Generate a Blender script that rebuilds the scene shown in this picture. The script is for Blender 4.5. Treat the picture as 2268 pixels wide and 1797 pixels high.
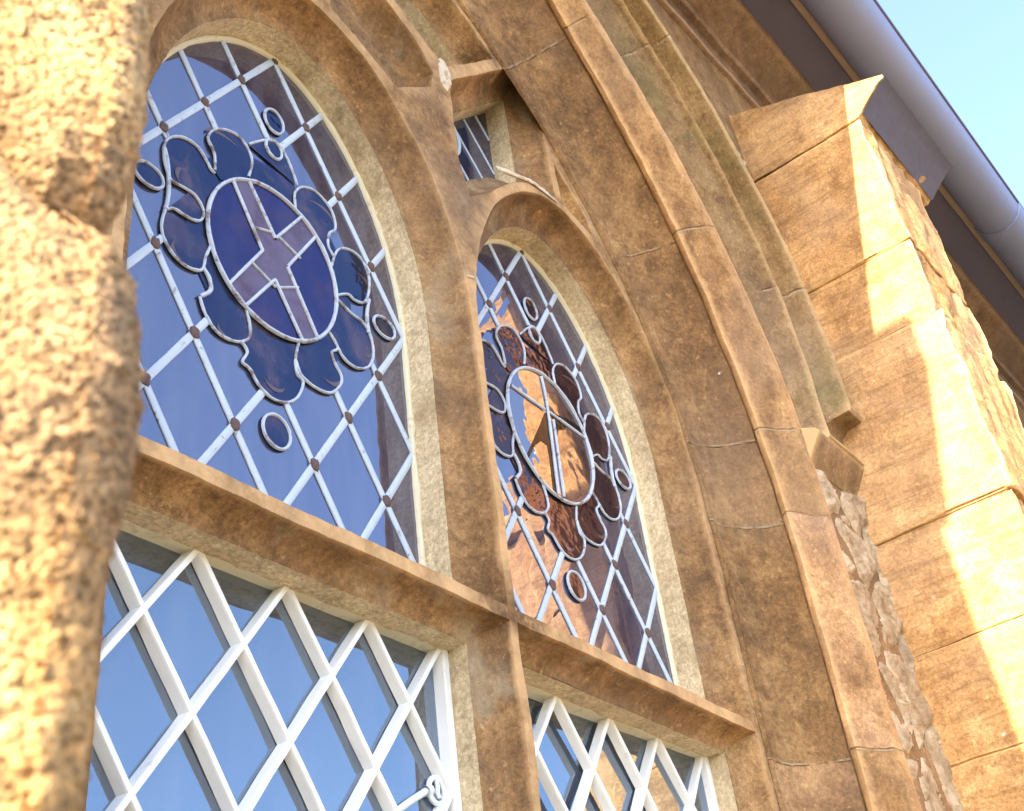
import bpy, bmesh, math, random
from mathutils import Vector, Matrix, noise
from mathutils.geometry import delaunay_2d_cdt, intersect_point_tri_2d
for o in list(bpy.data.objects): bpy.data.objects.remove(o, do_unlink=True)
random.seed(7)
sc = bpy.context.scene
COL = sc.collection
# ------------------------------------------------------------------ camera
cam = bpy.data.cameras.new('camera'); co = bpy.data.objects.new('camera', cam); COL.objects.link(co)
Rt = Vector((.6293, -.7688, -.1140)).normalized(); Fw = Vector((.6656, .4569, .5901)).normalized()
Rt = (Rt - Fw*Rt.dot(Fw)).normalized(); Up = Rt.cross(Fw)
m = Matrix((( Rt.x, Up.x, -Fw.x), (Rt.y, Up.y, -Fw.y), (Rt.z, Up.z, -Fw.z))).to_4x4()
m.translation = Vector((-.6051, -.9490, -1.2231)); co.matrix_world = m
cam.sensor_width = 36; cam.lens = 2786.6/2268*36; cam.clip_start = .02; cam.clip_end = 900
cam.dof.use_dof = True; cam.dof.focus_distance = 1.75; cam.dof.aperture_fstop = 20
sc.camera = co
# ------------------------------------------------------------------ light
SUN = Vector((-1, -.14, .70)).normalized()          # towards the sun
w = bpy.data.worlds.new('World'); sc.world = w; w.use_nodes = True
nt = w.node_tree; bg = nt.nodes['Background']; bg.inputs[1].default_value = .15
sky = nt.nodes.new('ShaderNodeTexSky'); sky.sky_type = 'NISHITA'; sky.sun_disc = False
sky.sun_elevation = math.asin(SUN.z); sky.sun_rotation = math.atan2(SUN.x, SUN.y)
sky.air_density = 1.0; sky.dust_density = 2.4; sky.ozone_density = 1.2
nt.links.new(sky.outputs[0], bg.inputs[0])
sl = bpy.data.lights.new('sun', 'SUN'); sl.energy = 5.0; sl.angle = math.radians(.28); sl.color = (1, .84, .56)
so = bpy.data.objects.new('sun', sl); COL.objects.link(so); so.rotation_euler = SUN.to_track_quat('Z', 'Y').to_euler()
sc.view_settings.view_transform = 'Standard'; sc.view_settings.look = 'None'
sc.view_settings.exposure = 2.32; sc.view_settings.gamma = 1
sc.render.engine = 'CYCLES'
# ------------------------------------------------------------------ object helpers
def tag(o, label, cat, group=None, kind=None):
    if label: o['label'] = label
    if cat: o['category'] = cat
    if group: o['group'] = group
    if kind: o['kind'] = kind
    return o
def thing(name, loc, label, cat, group=None):
    o = bpy.data.objects.new(name, None); COL.objects.link(o); o.location = loc
    o.empty_display_size = .1
    return tag(o, label, cat, group)
def adopt(c, p):
    c.parent = p
    par = Matrix.Identity(4); q = p
    # every builder works in world space; undo the parent's own offset
    t = Vector((0, 0, 0))
    while q is not None and q.type == 'EMPTY': t += q.location; q = q.parent
    if p.type == 'EMPTY': c.matrix_parent_inverse = Matrix.Translation(-t)
    return c
class MB:
    def __init__(s): s.v = []; s.f = []; s.uv = {}
    def add(s, vs, fs):
        n = len(s.v); s.v += [tuple(v) for v in vs]; s.f += [tuple(n+i for i in f) for f in fs]; return n
    def grid(s, rows, close=False, uvs=None):
        n = len(s.v); R = len(rows); K = len(rows[0])
        for r in rows: s.v += [tuple(p) for p in r]
        if uvs:
            for i in range(R):
                for j in range(K): s.uv[n+i*K+j] = uvs[i][j]
        for i in range(R-1):
            for j in range(K if close else K-1):
                a = n+i*K+j; b = n+i*K+(j+1) % K
                s.f.append((a, b, b+K, a+K))
    def box(s, x0, x1, y0, y1, z0, z1):
        v = [(x, y, z) for x in (x0, x1) for y in (y0, y1) for z in (z0, z1)]
        s.add(v, [(0, 1, 3, 2), (4, 6, 7, 5), (0, 4, 5, 1), (2, 3, 7, 6), (0, 2, 6, 4), (1, 5, 7, 3)])
    def build(s, name, mat, parent=None, smooth=False, rough=0, fix=True, bevel=0):
        me = bpy.data.meshes.new(name)
        v = s.v
        if rough: v = [jit(p, rough) for p in v]
        me.from_pydata(v, [], s.f)
        if s.uv:
            uvl = me.uv_layers.new(name='UVMap')
            for l in me.loops: uvl.data[l.index].uv = s.uv.get(l.vertex_index, (0, 0))
        bm = bmesh.new(); bm.from_mesh(me)
        bmesh.ops.remove_doubles(bm, verts=bm.verts, dist=1e-5)
        if fix: bmesh.ops.recalc_face_normals(bm, faces=bm.faces)
        if bevel: bmesh.ops.bevel(bm, geom=bm.edges[:]+bm.verts[:], offset=bevel, segments=2, affect='EDGES', profile=.6)
        bm.to_mesh(me); bm.free()
        if smooth:
            me.polygons.foreach_set('use_smooth', [True]*len(me.polygons))
            me.set_sharp_from_angle(angle=math.radians(38))
        me.materials.append(mat)
        o = bpy.data.objects.new(name, me); COL.objects.link(o)
        if parent is not None: adopt(o, parent)
        return o
def jit(p, a):
    q = Vector(p)
    d = noise.noise_vector(q*9)*a + noise.noise_vector(q*38+Vector((3, 1, 7)))*a*.55 + noise.noise_vector(q*120)*a*.22
    return (p[0]+d.x, p[1]+d.y, p[2]+d.z)
# ------------------------------------------------------------------ materials
class NT:
    def __init__(s, name):
        s.m = bpy.data.materials.new(name); s.m.use_nodes = True; s.t = s.m.node_tree; s.n = s.t.nodes
        s.b = s.n['Principled BSDF']; s.out = s.n['Material Output']
        s.co = s.n.new('ShaderNodeTexCoord').outputs['Object']; s.uv = s.n.new('ShaderNodeUVMap').outputs[0]
    def l(s, a, b): s.t.links.new(a, b)
    def val(s, sock, v):
        if hasattr(v, 'is_output'): s.l(v, sock)
        else: sock.default_value = v
    def noise(s, scale, detail=4, rough=.55, vec=None, dist=0, out='Fac', lac=2):
        n = s.n.new('ShaderNodeTexNoise'); n.inputs['Scale'].default_value = scale; n.inputs['Detail'].default_value = detail
        n.inputs['Roughness'].default_value = rough; n.inputs['Distortion'].default_value = dist
        s.l(vec or s.co, n.inputs['Vector']); return n.outputs[out]
    def vor(s, scale, feat='F1', vec=None, out='Distance', rnd=1):
        n = s.n.new('ShaderNodeTexVoronoi'); n.feature = feat; n.inputs['Scale'].default_value = scale; n.inputs['Randomness'].default_value = rnd
        s.l(vec or s.co, n.inputs['Vector']); return n.outputs[out]
    def ramp(s, f, stops):
        n = s.n.new('ShaderNodeValToRGB'); e = n.color_ramp.elements
        while len(e) < len(stops): e.new(.5)
        for i, (p, c) in enumerate(stops):
            e[i].position = p; e[i].color = (*c, 1) if not isinstance(c, (int, float)) else (c, c, c, 1)
        s.l(f, n.inputs[0]); return n.outputs[0]
    def mix(s, f, a, b, mode='MIX'):
        n = s.n.new('ShaderNodeMix'); n.data_type = 'RGBA'; n.blend_type = mode
        s.val(n.inputs[0], f)
        for k, v in ((6, a), (7, b)):
            if hasattr(v, 'is_output'): s.l(v, n.inputs[k])
            else: n.inputs[k].default_value = (*v, 1)
        return n.outputs[2]
    def math(s, op, a, b=0, c=None, clamp=False):
        n = s.n.new('ShaderNodeMath'); n.operation = op; n.use_clamp = clamp
        s.val(n.inputs[0], a); s.val(n.inputs[1], b)
        if c is not None: s.val(n.inputs[2], c)
        return n.outputs[0]
    def mapr(s, v, a, b, c=0, d=1):
        n = s.n.new('ShaderNodeMapRange'); s.val(n.inputs[0], v)
        for i, x in enumerate((a, b, c, d)): n.inputs[i+1].default_value = x
        return n.outputs[0]
    def sep(s, v):
        n = s.n.new('ShaderNodeSeparateXYZ'); s.l(v, n.inputs[0]); return n.outputs
    def bump(s, h, strength=.5, dist=.01, prev=None):
        n = s.n.new('ShaderNodeBump'); n.inputs['Strength'].default_value = strength; n.inputs['Distance'].default_value = dist
        s.l(h, n.inputs['Height'])
        if prev: s.l(prev, n.inputs['Normal'])
        return n.outputs[0]
    def scale(s, v, sx, sy, sz):
        n = s.n.new('ShaderNodeMapping'); n.inputs['Scale'].default_value = (sx, sy, sz); s.l(v, n.inputs[0]); return n.outputs[0]
def stone(name, lo, mid, hi, grain=1., bumpd=.0022, stain=None, spots=.25, joints=None, beds=0, wear=.8):
    if name not in ('dark_plaster',): lo, mid, hi = [(c[0]*g_*1.05, c[1]*g_, c[2]*g_*.90) for c, g_ in (((lo, .54), (mid, .70), (hi, .86)) if name != 'limewashed_reveal' else ((lo, .72), (mid, .84), (hi, .92)))]
    t = NT(name)
    big = t.noise(3.2, 5, .6, dist=.4); med = t.noise(17, 6, .65, dist=.3); fine = t.noise(150*grain, 4, .7)
    v = t.math('ADD', t.math('MULTIPLY', big, .5), t.math('MULTIPLY', med, .5))
    c = t.ramp(v, [(.34, lo), (.5, mid), (.66, hi)])
    # iron blotches and pale grains
    bl = t.mapr(t.noise(42, 5, .7, dist=.6), .50, .68)
    c = t.mix(t.math('MULTIPLY', bl, .45), c, tuple(x*y for x, y in zip(lo, (.62, .50, .46))))
    gr = t.math('MULTIPLY', t.mapr(fine, .36, .68, .74, 1.26), t.mapr(t.noise(420*grain, 3, .8), .3, .7, .74, 1.26))
    cc = t.n.new('ShaderNodeVectorMath'); cc.operation = 'SCALE'; t.l(c, cc.inputs[0]); t.l(gr, cc.inputs['Scale']); c = cc.outputs[0]
    pale = t.mapr(t.noise(75, 3, .6), .64, .74)
    c = t.mix(t.math('MULTIPLY', pale, .28), c, tuple(min(1, x*1.55+.05) for x in hi))
    zone = t.mapr(t.noise(2.1, 4, .6, dist=.7), .46, .66)
    if name != 'limewashed_reveal': c = t.mix(t.math('MULTIPLY', zone, .42), c, tuple(.5*sum(mid)/3+.5*x*.9 for x in mid))
    if name.startswith('coarse'):
        cg = t.sep(t.vor(430, 'F1', out='Color'))[0]; gv = t.mapr(cg, 0, 1, .62, 1.38); s5 = t.n.new('ShaderNodeVectorMath'); s5.operation = 'SCALE'; t.l(c, s5.inputs[0]); t.l(gv, s5.inputs['Scale']); c = s5.outputs[0]
    if spots:
        spots *= .45
        d = t.vor(30, 'F1'); cell = t.sep(t.vor(30, 'F1', out='Color'))[0]
        wob = t.math('ADD', d, t.mapr(t.noise(160, 2), 0, 1, -.09, .09))
        sp = t.math('MULTIPLY', t.mapr(wob, .13, .09), t.mapr(cell, 1-spots*.16, 1-spots*.16+.01))
        c = t.mix(sp, c, (.66, .63, .56))
    if stain:
        (col, sc_, a, b, fac) = stain
        s_ = t.mapr(t.noise(sc_, 5, .65, dist=.5), a, b)
        c = t.mix(t.math('MULTIPLY', s_, fac), c, col)
    oi = t.n.new('ShaderNodeObjectInfo')
    tone = t.mapr(oi.outputs['Random'], 0, 1, .90, 1.12)
    if joints:
        ub = t.sep(t.uv)[0]; idn = None
        for j in joints:
            st = t.math('GREATER_THAN', ub, j); idn = st if idn is None else t.math('ADD', idn, st)
        wn = t.n.new('ShaderNodeTexWhiteNoise'); wn.noise_dimensions = '1D'; t.l(t.math('ADD', idn, len(name)*1.0), wn.inputs['W'])
        tone = t.math('MULTIPLY', tone, t.mapr(wn.outputs['Value'], 0, 1, .80, 1.16))
        tint = t.mix(t.mapr(wn.outputs['Value'], 0, 1), (1.04, 1.0, .92), (.97, .97, 1.08))
        c = t.mix(1, c, tint, 'MULTIPLY')
    # soot and rain streaks down the face
    stv = t.scale(t.co, 22, 22, 2.2); stn = t.mapr(t.noise(1.0, 4, .6, vec=stv, dist=.6), .52, .72, 1, .74)
    tone = t.math('MULTIPLY', tone, stn)
    sc2 = t.n.new('ShaderNodeVectorMath'); sc2.operation = 'SCALE'; t.l(c, sc2.inputs[0]); t.l(tone, sc2.inputs['Scale']); c = sc2.outputs[0]
    bedh = None
    if beds:
        bv = t.scale(t.co, 4, 4, 34)
        bn = t.noise(1.6, 5, .6, vec=bv, dist=.9)
        c = t.mix(t.math('MULTIPLY', t.mapr(bn, .50, .64), beds), c, tuple(x*.5 for x in lo))
        bedh = bn
    if wear:
        ge = t.n.new('ShaderNodeNewGeometry')
        pw = t.mapr(t.math('ADD', ge.outputs['Pointiness'], t.mapr(t.noise(60, 4, .7), 0, 1, -.035, .035)), .515, .60)
        c = t.mix(t.math('MULTIPLY', pw, wear), c, tuple(min(1, x*1.45+.04) for x in hi))
    h = t.math('ADD', t.math('MULTIPLY', fine, .45), t.math('MULTIPLY', t.noise(46*grain, 5, .7), .8))
    h = t.math('ADD', h, t.math('MULTIPLY', t.mapr(t.vor(85*grain if not name.startswith('coarse') else 430), 0, .5, 1, 0) if name.startswith('coarse') else t.mapr(t.vor(85*grain), 0, .35), .8 if name.startswith('coarse') else .18))
    if bedh is not None: h = t.math('ADD', h, t.math('MULTIPLY', bedh, .9))
    if joints:
        u = t.sep(t.uv)[0]; u = t.math('ADD', u, t.mapr(t.noise(22, 3), 0, 1, -.006, .006)); mk = None
        for j in joints:
            k = t.mapr(t.math('ABSOLUTE', t.math('SUBTRACT', u, j)), .0012, .0036, 1, 0)
            mk = k if mk is None else t.math('MAXIMUM', mk, k)
        mk = t.math('MULTIPLY', mk, t.mapr(t.noise(35, 3), .38, .56, .1, 1))
        c = t.mix(t.math('MULTIPLY', mk, .55), c, (.44, .34, .22))
        h = t.math('SUBTRACT', h, t.math('MULTIPLY', mk, 2.2))
    t.l(c, t.b.inputs['Base Color']); t.b.inputs['Roughness'].default_value = .92
    t.b.inputs['Specular IOR Level'].default_value = .25
    t.l(t.bump(h, 1, bumpd), t.b.inputs['Normal'])
    return t.m
BR = dict(lo=(.17, .104, .060), mid=(.335, .203, .102), hi=(.47, .310, .160))
JO = [.917, .480, .07, -.094, -.54, -1.02, -1.5, 1.36]
M = {}
M['tracery'] = stone('weathered_ironstone', **BR, stain=((.42, .40, .30), 6, .56, .72, .45), spots=.5)
M['order'] = stone('moulded_ironstone', **BR, joints=JO, spots=.5)
M['outer'] = stone('orange_ironstone', (.30, .170, .082), (.47, .285, .140), (.62, .41, .21), joints=[j+.012 for j in JO], spots=.4)
M['hood'] = stone('hood_stone', (.24, .15, .078), (.37, .25, .13), (.46, .34, .19), joints=[.842, .368, 1.5], stain=((.13, .15, .05), 4, .50, .68, .5), spots=.3)
M['ashlar'] = stone('buttress_ashlar', (.46, .255, .118), (.67, .405, .190), (.80, .535, .28), beds=.35, spots=.1, bumpd=.0028)
M['wall'] = stone('wall_stone', (.25, .145, .080), (.38, .235, .125), (.48, .33, .19), spots=.2)
M['cornice'] = stone('cornice_stone', (.20, .135, .11), (.30, .20, .155), (.39, .28, .21), spots=.1, stain=((.10, .12, .06), 4, .5, .68, .4))
M['reveal'] = stone('limewashed_reveal', (.56, .48, .33), (.70, .61, .44), (.80, .73, .57), spots=0, wear=0, bumpd=.0009, stain=((.36, .25, .13), 8, .50, .72, .55))
M['mortar'] = stone('pale_mortar', (.38, .31, .23), (.52, .44, .34), (.66, .58, .47), spots=0, bumpd=.003, stain=((.38, .23, .11), 7, .48, .66, .6))
M['joint'] = stone('joint_mortar', (.50, .38, .22), (.66, .52, .33), (.74, .62, .42), spots=0)
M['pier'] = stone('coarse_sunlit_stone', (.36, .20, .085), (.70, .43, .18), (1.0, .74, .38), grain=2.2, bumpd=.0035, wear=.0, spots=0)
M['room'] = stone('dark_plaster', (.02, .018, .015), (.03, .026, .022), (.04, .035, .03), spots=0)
def simple(name, col, rough=.5, var=.15, sc_=30, bumpd=.0004, metal=0, dirt=None, bs=60):
    t = NT(name); n = t.noise(sc_, 5, .6)
    c = t.mix(n, tuple(x*(1-var) for x in col), tuple(min(1, x*(1+var)) for x in col))
    if dirt: c = t.mix(t.math('MULTIPLY', t.mapr(t.noise(dirt[1], 4, .7, dist=.5), dirt[2], dirt[2]+.1), dirt[3]), c, dirt[0])
    t.l(c, t.b.inputs['Base Color']); t.b.inputs['Roughness'].default_value = rough; t.b.inputs['Metallic'].default_value = metal
    t.l(t.bump(t.noise(bs, 4, .6), 1, bumpd), t.b.inputs['Normal']); return t.m
M['lead'] = simple('pale_painted_lead', (.46, .54, .66), .5, .15, 50, .0006, dirt=((.11, .065, .05), 60, .60, .85))
M['lead_ring'] = simple('dull_lead', (.44, .51, .63), .5, .2, 60, .0006, dirt=((.13, .08, .06), 38, .54, .85), bs=220)
M['solder'] = simple('brown_oxidised_solder', (.105, .062, .055), .7, .35, 90, .0015, bs=150)
M['white'] = simple('white_glazing_paint', (.80, .83, .84), .42, .05, 40, .0008, dirt=((.45, .43, .36), 55, .64, .5))
M['putty'] = simple('cream_putty', (.66, .63, .48), .7, .1, 40, .001, dirt=((.40, .35, .22), 40, .55, .5))
M['gutter'] = simple('blue_grey_gutter_paint', (.20, .25, .46), .55, .08, 12, .0003)
M['fascia'] = simple('dark_fascia_paint', (.10, .095, .16), .7, .15, 12, .0006)
M['cap_shade'] = simple('blue_grey_cap_shade', (.075, .085, .16), .6, .25, 20, .0015)  # shade below the cap overhang, put into a dark blue colour
M['slate'] = simple('roof_slate', (.07, .07, .08), .6, .3, 5, .002)
M['iron'] = simple('white_painted_iron', (.72, .80, .86), .35, .05, 30, .0003)
M['ground'] = simple('gravel_ground', (.15, .125, .085), .95, .3, 9, .01)
def glass(name, tint, refl=(1, 1, 1), ior=2.0, wav=.0006, wsc=9, swirl=None, rough=.01):
    t = NT(name); t.n.remove(t.b)
    h = t.noise(wsc, 2, .5); nb = t.bump(h, 1, wav)
    if name in ('leaded_glass', 'clear_glass'):
        A_, B_, x_, z_ = (.065, .10596, 0, 0) if name == 'leaded_glass' else (.12734/2, .09258, .13, -.522)
        xyz = t.sep(t.co); u = t.math('DIVIDE', t.math('SUBTRACT', xyz[0], x_), A_); v = t.math('DIVIDE', t.math('SUBTRACT', xyz[2], z_), B_)
        cb = t.n.new('ShaderNodeCombineXYZ'); t.l(t.math('FLOOR', t.math('MULTIPLY', t.math('ADD', u, v), .5)), cb.inputs[0]); t.l(t.math('FLOOR', t.math('MULTIPLY', t.math('SUBTRACT', u, v), .5)), cb.inputs[1])
        wn = t.n.new('ShaderNodeTexWhiteNoise'); wn.noise_dimensions = '3D'; t.l(cb.outputs[0], wn.inputs['Vector'])
        sb = t.n.new('ShaderNodeVectorMath'); sb.operation = 'SUBTRACT'; t.l(wn.outputs['Color'], sb.inputs[0]); sb.inputs[1].default_value = (.5, .5, .5)
        sc_ = t.n.new('ShaderNodeVectorMath'); sc_.operation = 'SCALE'; t.l(sb.outputs[0], sc_.inputs[0]); sc_.inputs['Scale'].default_value = .030
        ad = t.n.new('ShaderNodeVectorMath'); ad.operation = 'ADD'; t.l(nb, ad.inputs[0]); t.l(sc_.outputs[0], ad.inputs[1])
        nm = t.n.new('ShaderNodeVectorMath'); nm.operation = 'NORMALIZE'; t.l(ad.outputs[0], nm.inputs[0]); nb = nm.outputs[0]
    g = t.n.new('ShaderNodeBsdfGlossy'); g.inputs['Roughness'].default_value = rough; g.inputs[0].default_value = (*refl, 1); t.l(nb, g.inputs['Normal'])
    tr = t.n.new('ShaderNodeBsdfTransparent')
    df = t.n.new('ShaderNodeBsdfDiffuse')
    base = tint
    if swirl:
        v = t.noise(15, 4, .6, dist=1.0)
        base = t.mix(t.mapr(v, .50, .74), tint, swirl)
    for nd in (tr, df):
        if hasattr(base, 'is_output'): t.l(base, nd.inputs[0])
        else: nd.inputs[0].default_value = (*base, 1)
    ms = t.n.new('ShaderNodeMixShader'); ms.inputs[0].default_value = .12 if name == 'clear_glass' else .35; t.l(tr.outputs[0], ms.inputs[1]); t.l(df.outputs[0], ms.inputs[2])
    fr = t.n.new('ShaderNodeFresnel'); fr.inputs[0].default_value = ior
    mx = t.n.new('ShaderNodeMixShader'); t.l(fr.outputs[0], mx.inputs[0]); t.l(ms.outputs[0], mx.inputs[1]); t.l(g.outputs[0], mx.inputs[2])
    film = t.n.new('ShaderNodeBsdfDiffuse'); film.inputs[0].default_value = (.42, .50, .66, 1)
    fv = t.scale(t.co, 30, 30, 3.5); fm = t.mapr(t.noise(1, 5, .65, vec=fv, dist=.4), .42, .75, .01, .10 if 'leaded' in name or 'clear' in name else .035)
    m2 = t.n.new('ShaderNodeMixShader'); t.l(fm, m2.inputs[0]); t.l(mx.outputs[0], m2.inputs[1]); t.l(film.outputs[0], m2.inputs[2])
    t.l(m2.outputs[0], t.out.inputs[0]); return t.m
M['glass'] = glass('leaded_glass', (.045, .055, .14), refl=(.80, .80, 1), ior=3.0)
M['glass_low'] = glass('clear_glass', (.35, .40, .50), refl=(.66, .80, 1), ior=3.1, wav=.0003, wsc=5)
M['blue'] = glass('deep_blue_glass', (.014, .016, .12), refl=(.36, .36, .72), wav=.0016, wsc=30, swirl=(.09, .045, .09))
M['petal'] = glass('dark_blue_petal_glass', (.012, .018, .07), refl=(.30, .38, .66), wav=.0016, wsc=30, swirl=(.22, .14, .13))
M['petal_brown'] = glass('dark_purple_petal_glass', (.012, .006, .018), refl=(.55, .38, .42), wav=.0016, wsc=30, swirl=(.16, .08, .07))
M['mauve'] = glass('mauve_cross_glass', (.30, .21, .32), refl=(.55, .50, .66), wav=.0012, wsc=30, swirl=(.17, .08, .10))
M['scroll'] = glass('painted_scroll_glass', (.26, .17, .17), refl=(.55, .45, .50), wav=.0006, wsc=30)
M['chev'] = glass('dark_chevron_glass', (.035, .022, .018), refl=(.22, .18, .16), wav=.0006, wsc=30)
M['shield'] = glass('pale_shield_glass', (.05, .035, .06), refl=(.95, .9, 1), ior=3.2, wav=.0010, wsc=14)
# ------------------------------------------------------------------ setting
g = MB(); g.box(-400, 400, -400, 400, -2.95, -2.80)
tag(g.build('ground', M['ground']), 'gravel ground below the church wall', 'ground', kind='structure')
# ------------------------------------------------------------------ openings of the window
CX = .26; W = .6232; HW = .262; HZ = .428
def head(cx, off=0, n=48, a0=0, a1=math.pi, h=HZ, z0=0.0):
    pts = []
    for i in range(n+1):
        t = a0+(a1-a0)*i/n; e = 2/1.85; c, s = math.cos(t), math.sin(t)
        pts.append((cx+(HW+off)*math.copysign(abs(c)**e, c), z0+(h+off)*abs(s)**e))
    return pts
def dense(poly, step=.012):
    out = []
    for i, p in enumerate(poly):
        q = poly[(i+1) % len(poly)]; L = math.dist(p, q); k = max(1, int(L/step))
        out += [(p[0]+(q[0]-p[0])*j/k, p[1]+(q[1]-p[1])*j/k) for j in range(k)]
    return out
def offs(poly, d):          # outward offset of a CCW polygon, one vertex per vertex
    out = []; n = len(poly)
    for i in range(n):
        a = Vector(poly[i-1]); b = Vector(poly[i]); c = Vector(poly[(i+1) % n])
        u = (b-a).normalized(); v = (c-b).normalized()
        n1 = Vector((u.y, -u.x)); n2 = Vector((v.y, -v.x)); k = n1+n2
        k = k/(max(.35, 1+n1.dot(n2)))
        out.append(tuple(b+k*d))
    return out
def light_poly(cx): return dense([(cx-HW, -.438), (cx+HW, -.438)] + head(cx)[0:49])
def low_poly(cx, inner=True):
    if inner: p = [(cx-HW, -1.75), (cx+HW, -1.75), (cx+HW, -.527), (cx-HW, -.527)]
    else: p = [(cx-HW-.042, -1.80), (cx+HW+.042, -1.80), (cx+HW+.042, -.4985), (cx-HW-.042, -.4985)]
    out = []
    K = [40, 90, 40, 90]
    for i in range(4):
        a = p[i]; b = p[(i+1) % 4]
        out += [(a[0]+(b[0]-a[0])*j/K[i], a[1]+(b[1]-a[1])*j/K[i]) for j in range(K[i])]
    return out
def mir(poly): return [(2*CX-x, z) for x, z in reversed(poly)]
cr = .8832
def hd_off(x, cx, off): u = min(1, abs(x-cx)/(HW+off)); return (HZ+off)*(1-u**1.9)**(1/1.9)
P1 = [(x, hd_off(x, cr, .104)) for x in [.625+.211*i/14 for i in range(15)]] + [(.836, .786), (.625, .558)]
P1 = dense(P1)
P2a = [(.575, .603)] + [(x, .603+1.08*(x-.575)) for x in (.62, .66, .70, .735)] + [(.02+1.169*math.cos(a), -.14+1.169*math.sin(a)) for a in [math.acos((x-.02)/1.169) for x in (.74, .68, .60, .52, .44, .36, .285)]] + [(.285, .742), (.36, .716), (.447, .680), (.492, .656), (.530, .630)]
P3a = [(.29, .494), (.345, .478), (.418, .432), (.437, .427), (.531, .512), (.541, .555), (.510, .604), (.478, .629), (.44, .650), (.36, .690), (.29, .714)]
P4a = [(.899, .492), (.95, .478), (.995, .470), (.985, .505), (.94, .56), (.899, .606)]
openings = []   # (glass polygon, arris polygon, reveal depth, kind)
for i, cx in enumerate((CX, CX+W, CX-W)):
    p = light_poly(cx); openings.append((p, offs(p, .042), .044, 'upper'))
    openings.append((low_poly(cx), low_poly(cx, False), .056, 'lower'))
for p in (P1, mir(P1)): openings.append((p, offs(p, .042), .044, 'panel'))
P2a = dense(P2a); P3a = dense(P3a); P4a = dense(P4a)
for p in (P2a, mir(P2a)): openings.append((offs(p, -.036), p, .044, 'panel'))
for p in (P3a, mir(P3a)): openings.append((offs(p, -.030), p, .05, 'blind'))
for p in (P4a, mir(P4a)): openings.append((offs(p, -.018), p, .07, 'blind'))
YF = -.097
# ------------------------------------------------------------------ arch orders
KC = dict(A=(.02, -.14, 1.189), B=(-.30, -.18, 1.627), C=(.10, -.04, 1.318), D=(.40, .22, 1.050), H=(.50, .24, 1.045))
def curve_pt(k, t):        # t in [-1,0] jamb, [0,1] arc to the apex
    cx, cz, r = KC[k]
    if t <= 0: return (cx+r, cz+t*(2.0+cz+.8)) if False else (cx+r, cz + t*(2.75+cz))
    am = math.acos((CX-cx)/r); a = am*t
    return (cx+r*math.cos(a), cz+r*math.sin(a))
def u_of(x, z): return z if z < -.1 else -.1+1.2*math.atan2(z+.1, x)
def sweep(spec, t0=-1, t1=1, mirror=True, n=150):
    """spec: list of (keyA, keyB, mix, dx, y). dx is an offset outwards."""
    rows = []; uvs = []
    ts = [t0+(t1-t0)*i/n for i in range(n+1)]
    def pt(sp, t):
        ka, kb, f, dx, y = sp
        a = curve_pt(ka, t); b = curve_pt(kb, t); x = a[0]+(b[0]-a[0])*f; z = a[1]+(b[1]-a[1])*f
        if dx:
            e = 1e-3; a2 = curve_pt(ka, min(1, t+e)); a1 = curve_pt(ka, t-e)
            d = Vector((a2[0]-a1[0], a2[1]-a1[1])).normalized(); x += d.y*dx; z -= d.x*dx
        return (x, y, z)
    for t in ts:
        rows.append([pt(s, t) for s in spec])
        uvs.append([(u_of(p[0], p[2]), j*.02) for j, p in enumerate(rows[-1])])
    out = MB(); out.grid(rows, uvs=uvs)
    if mirror:
        out.grid([[(2*CX-p[0], p[1], p[2]) for p in r] for r in rows], uvs=uvs)
    return out
# tracery root
TR = thing('stone_window', (CX, 0, -2.2), 'brown moulded ironstone window frame of mullion, transom, tracery and deep arched jambs', 'window frame')
mb = MB(); rv = MB(); bl = MB()
def lerp(p, q, f): return (p[0]+(q[0]-p[0])*f, p[1]+(q[1]-p[1])*f)
for gp, ap, dep, kind in openings:
    n = len(gp)
    r0 = [(x, .03 if kind != 'blind' else -dep+.0, z) for x, z in gp]; r1 = [(x, -dep, z) for x, z in gp]
    if kind != 'blind': rv.grid([r0, [(x, -dep*.5, z) for x, z in gp], r1], close=True)
    prof = [(0, 0), (.26, .04), (.50, .15), (.70, .33), (.86, .60), (.95, .84), (1, 1)]
    rows = []
    for f, dfac in prof:
        rows.append([(lerp(gp[i], ap[i], f)[0], -dep+(YF+dep)*dfac, lerp(gp[i], ap[i], f)[1]) for i in range(n)])
    mb.grid(rows, close=True)
    if kind == 'blind':
        c = (sum(p[0] for p in gp)/n, sum(p[1] for p in gp)/n)
        bl_rows = [[(lerp(c, gp[i], f)[0], -dep, lerp(c, gp[i], f)[1]) for i in range(n)] for f in (.02, .5, 1)]
        mb.grid(bl_rows, close=True)
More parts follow.
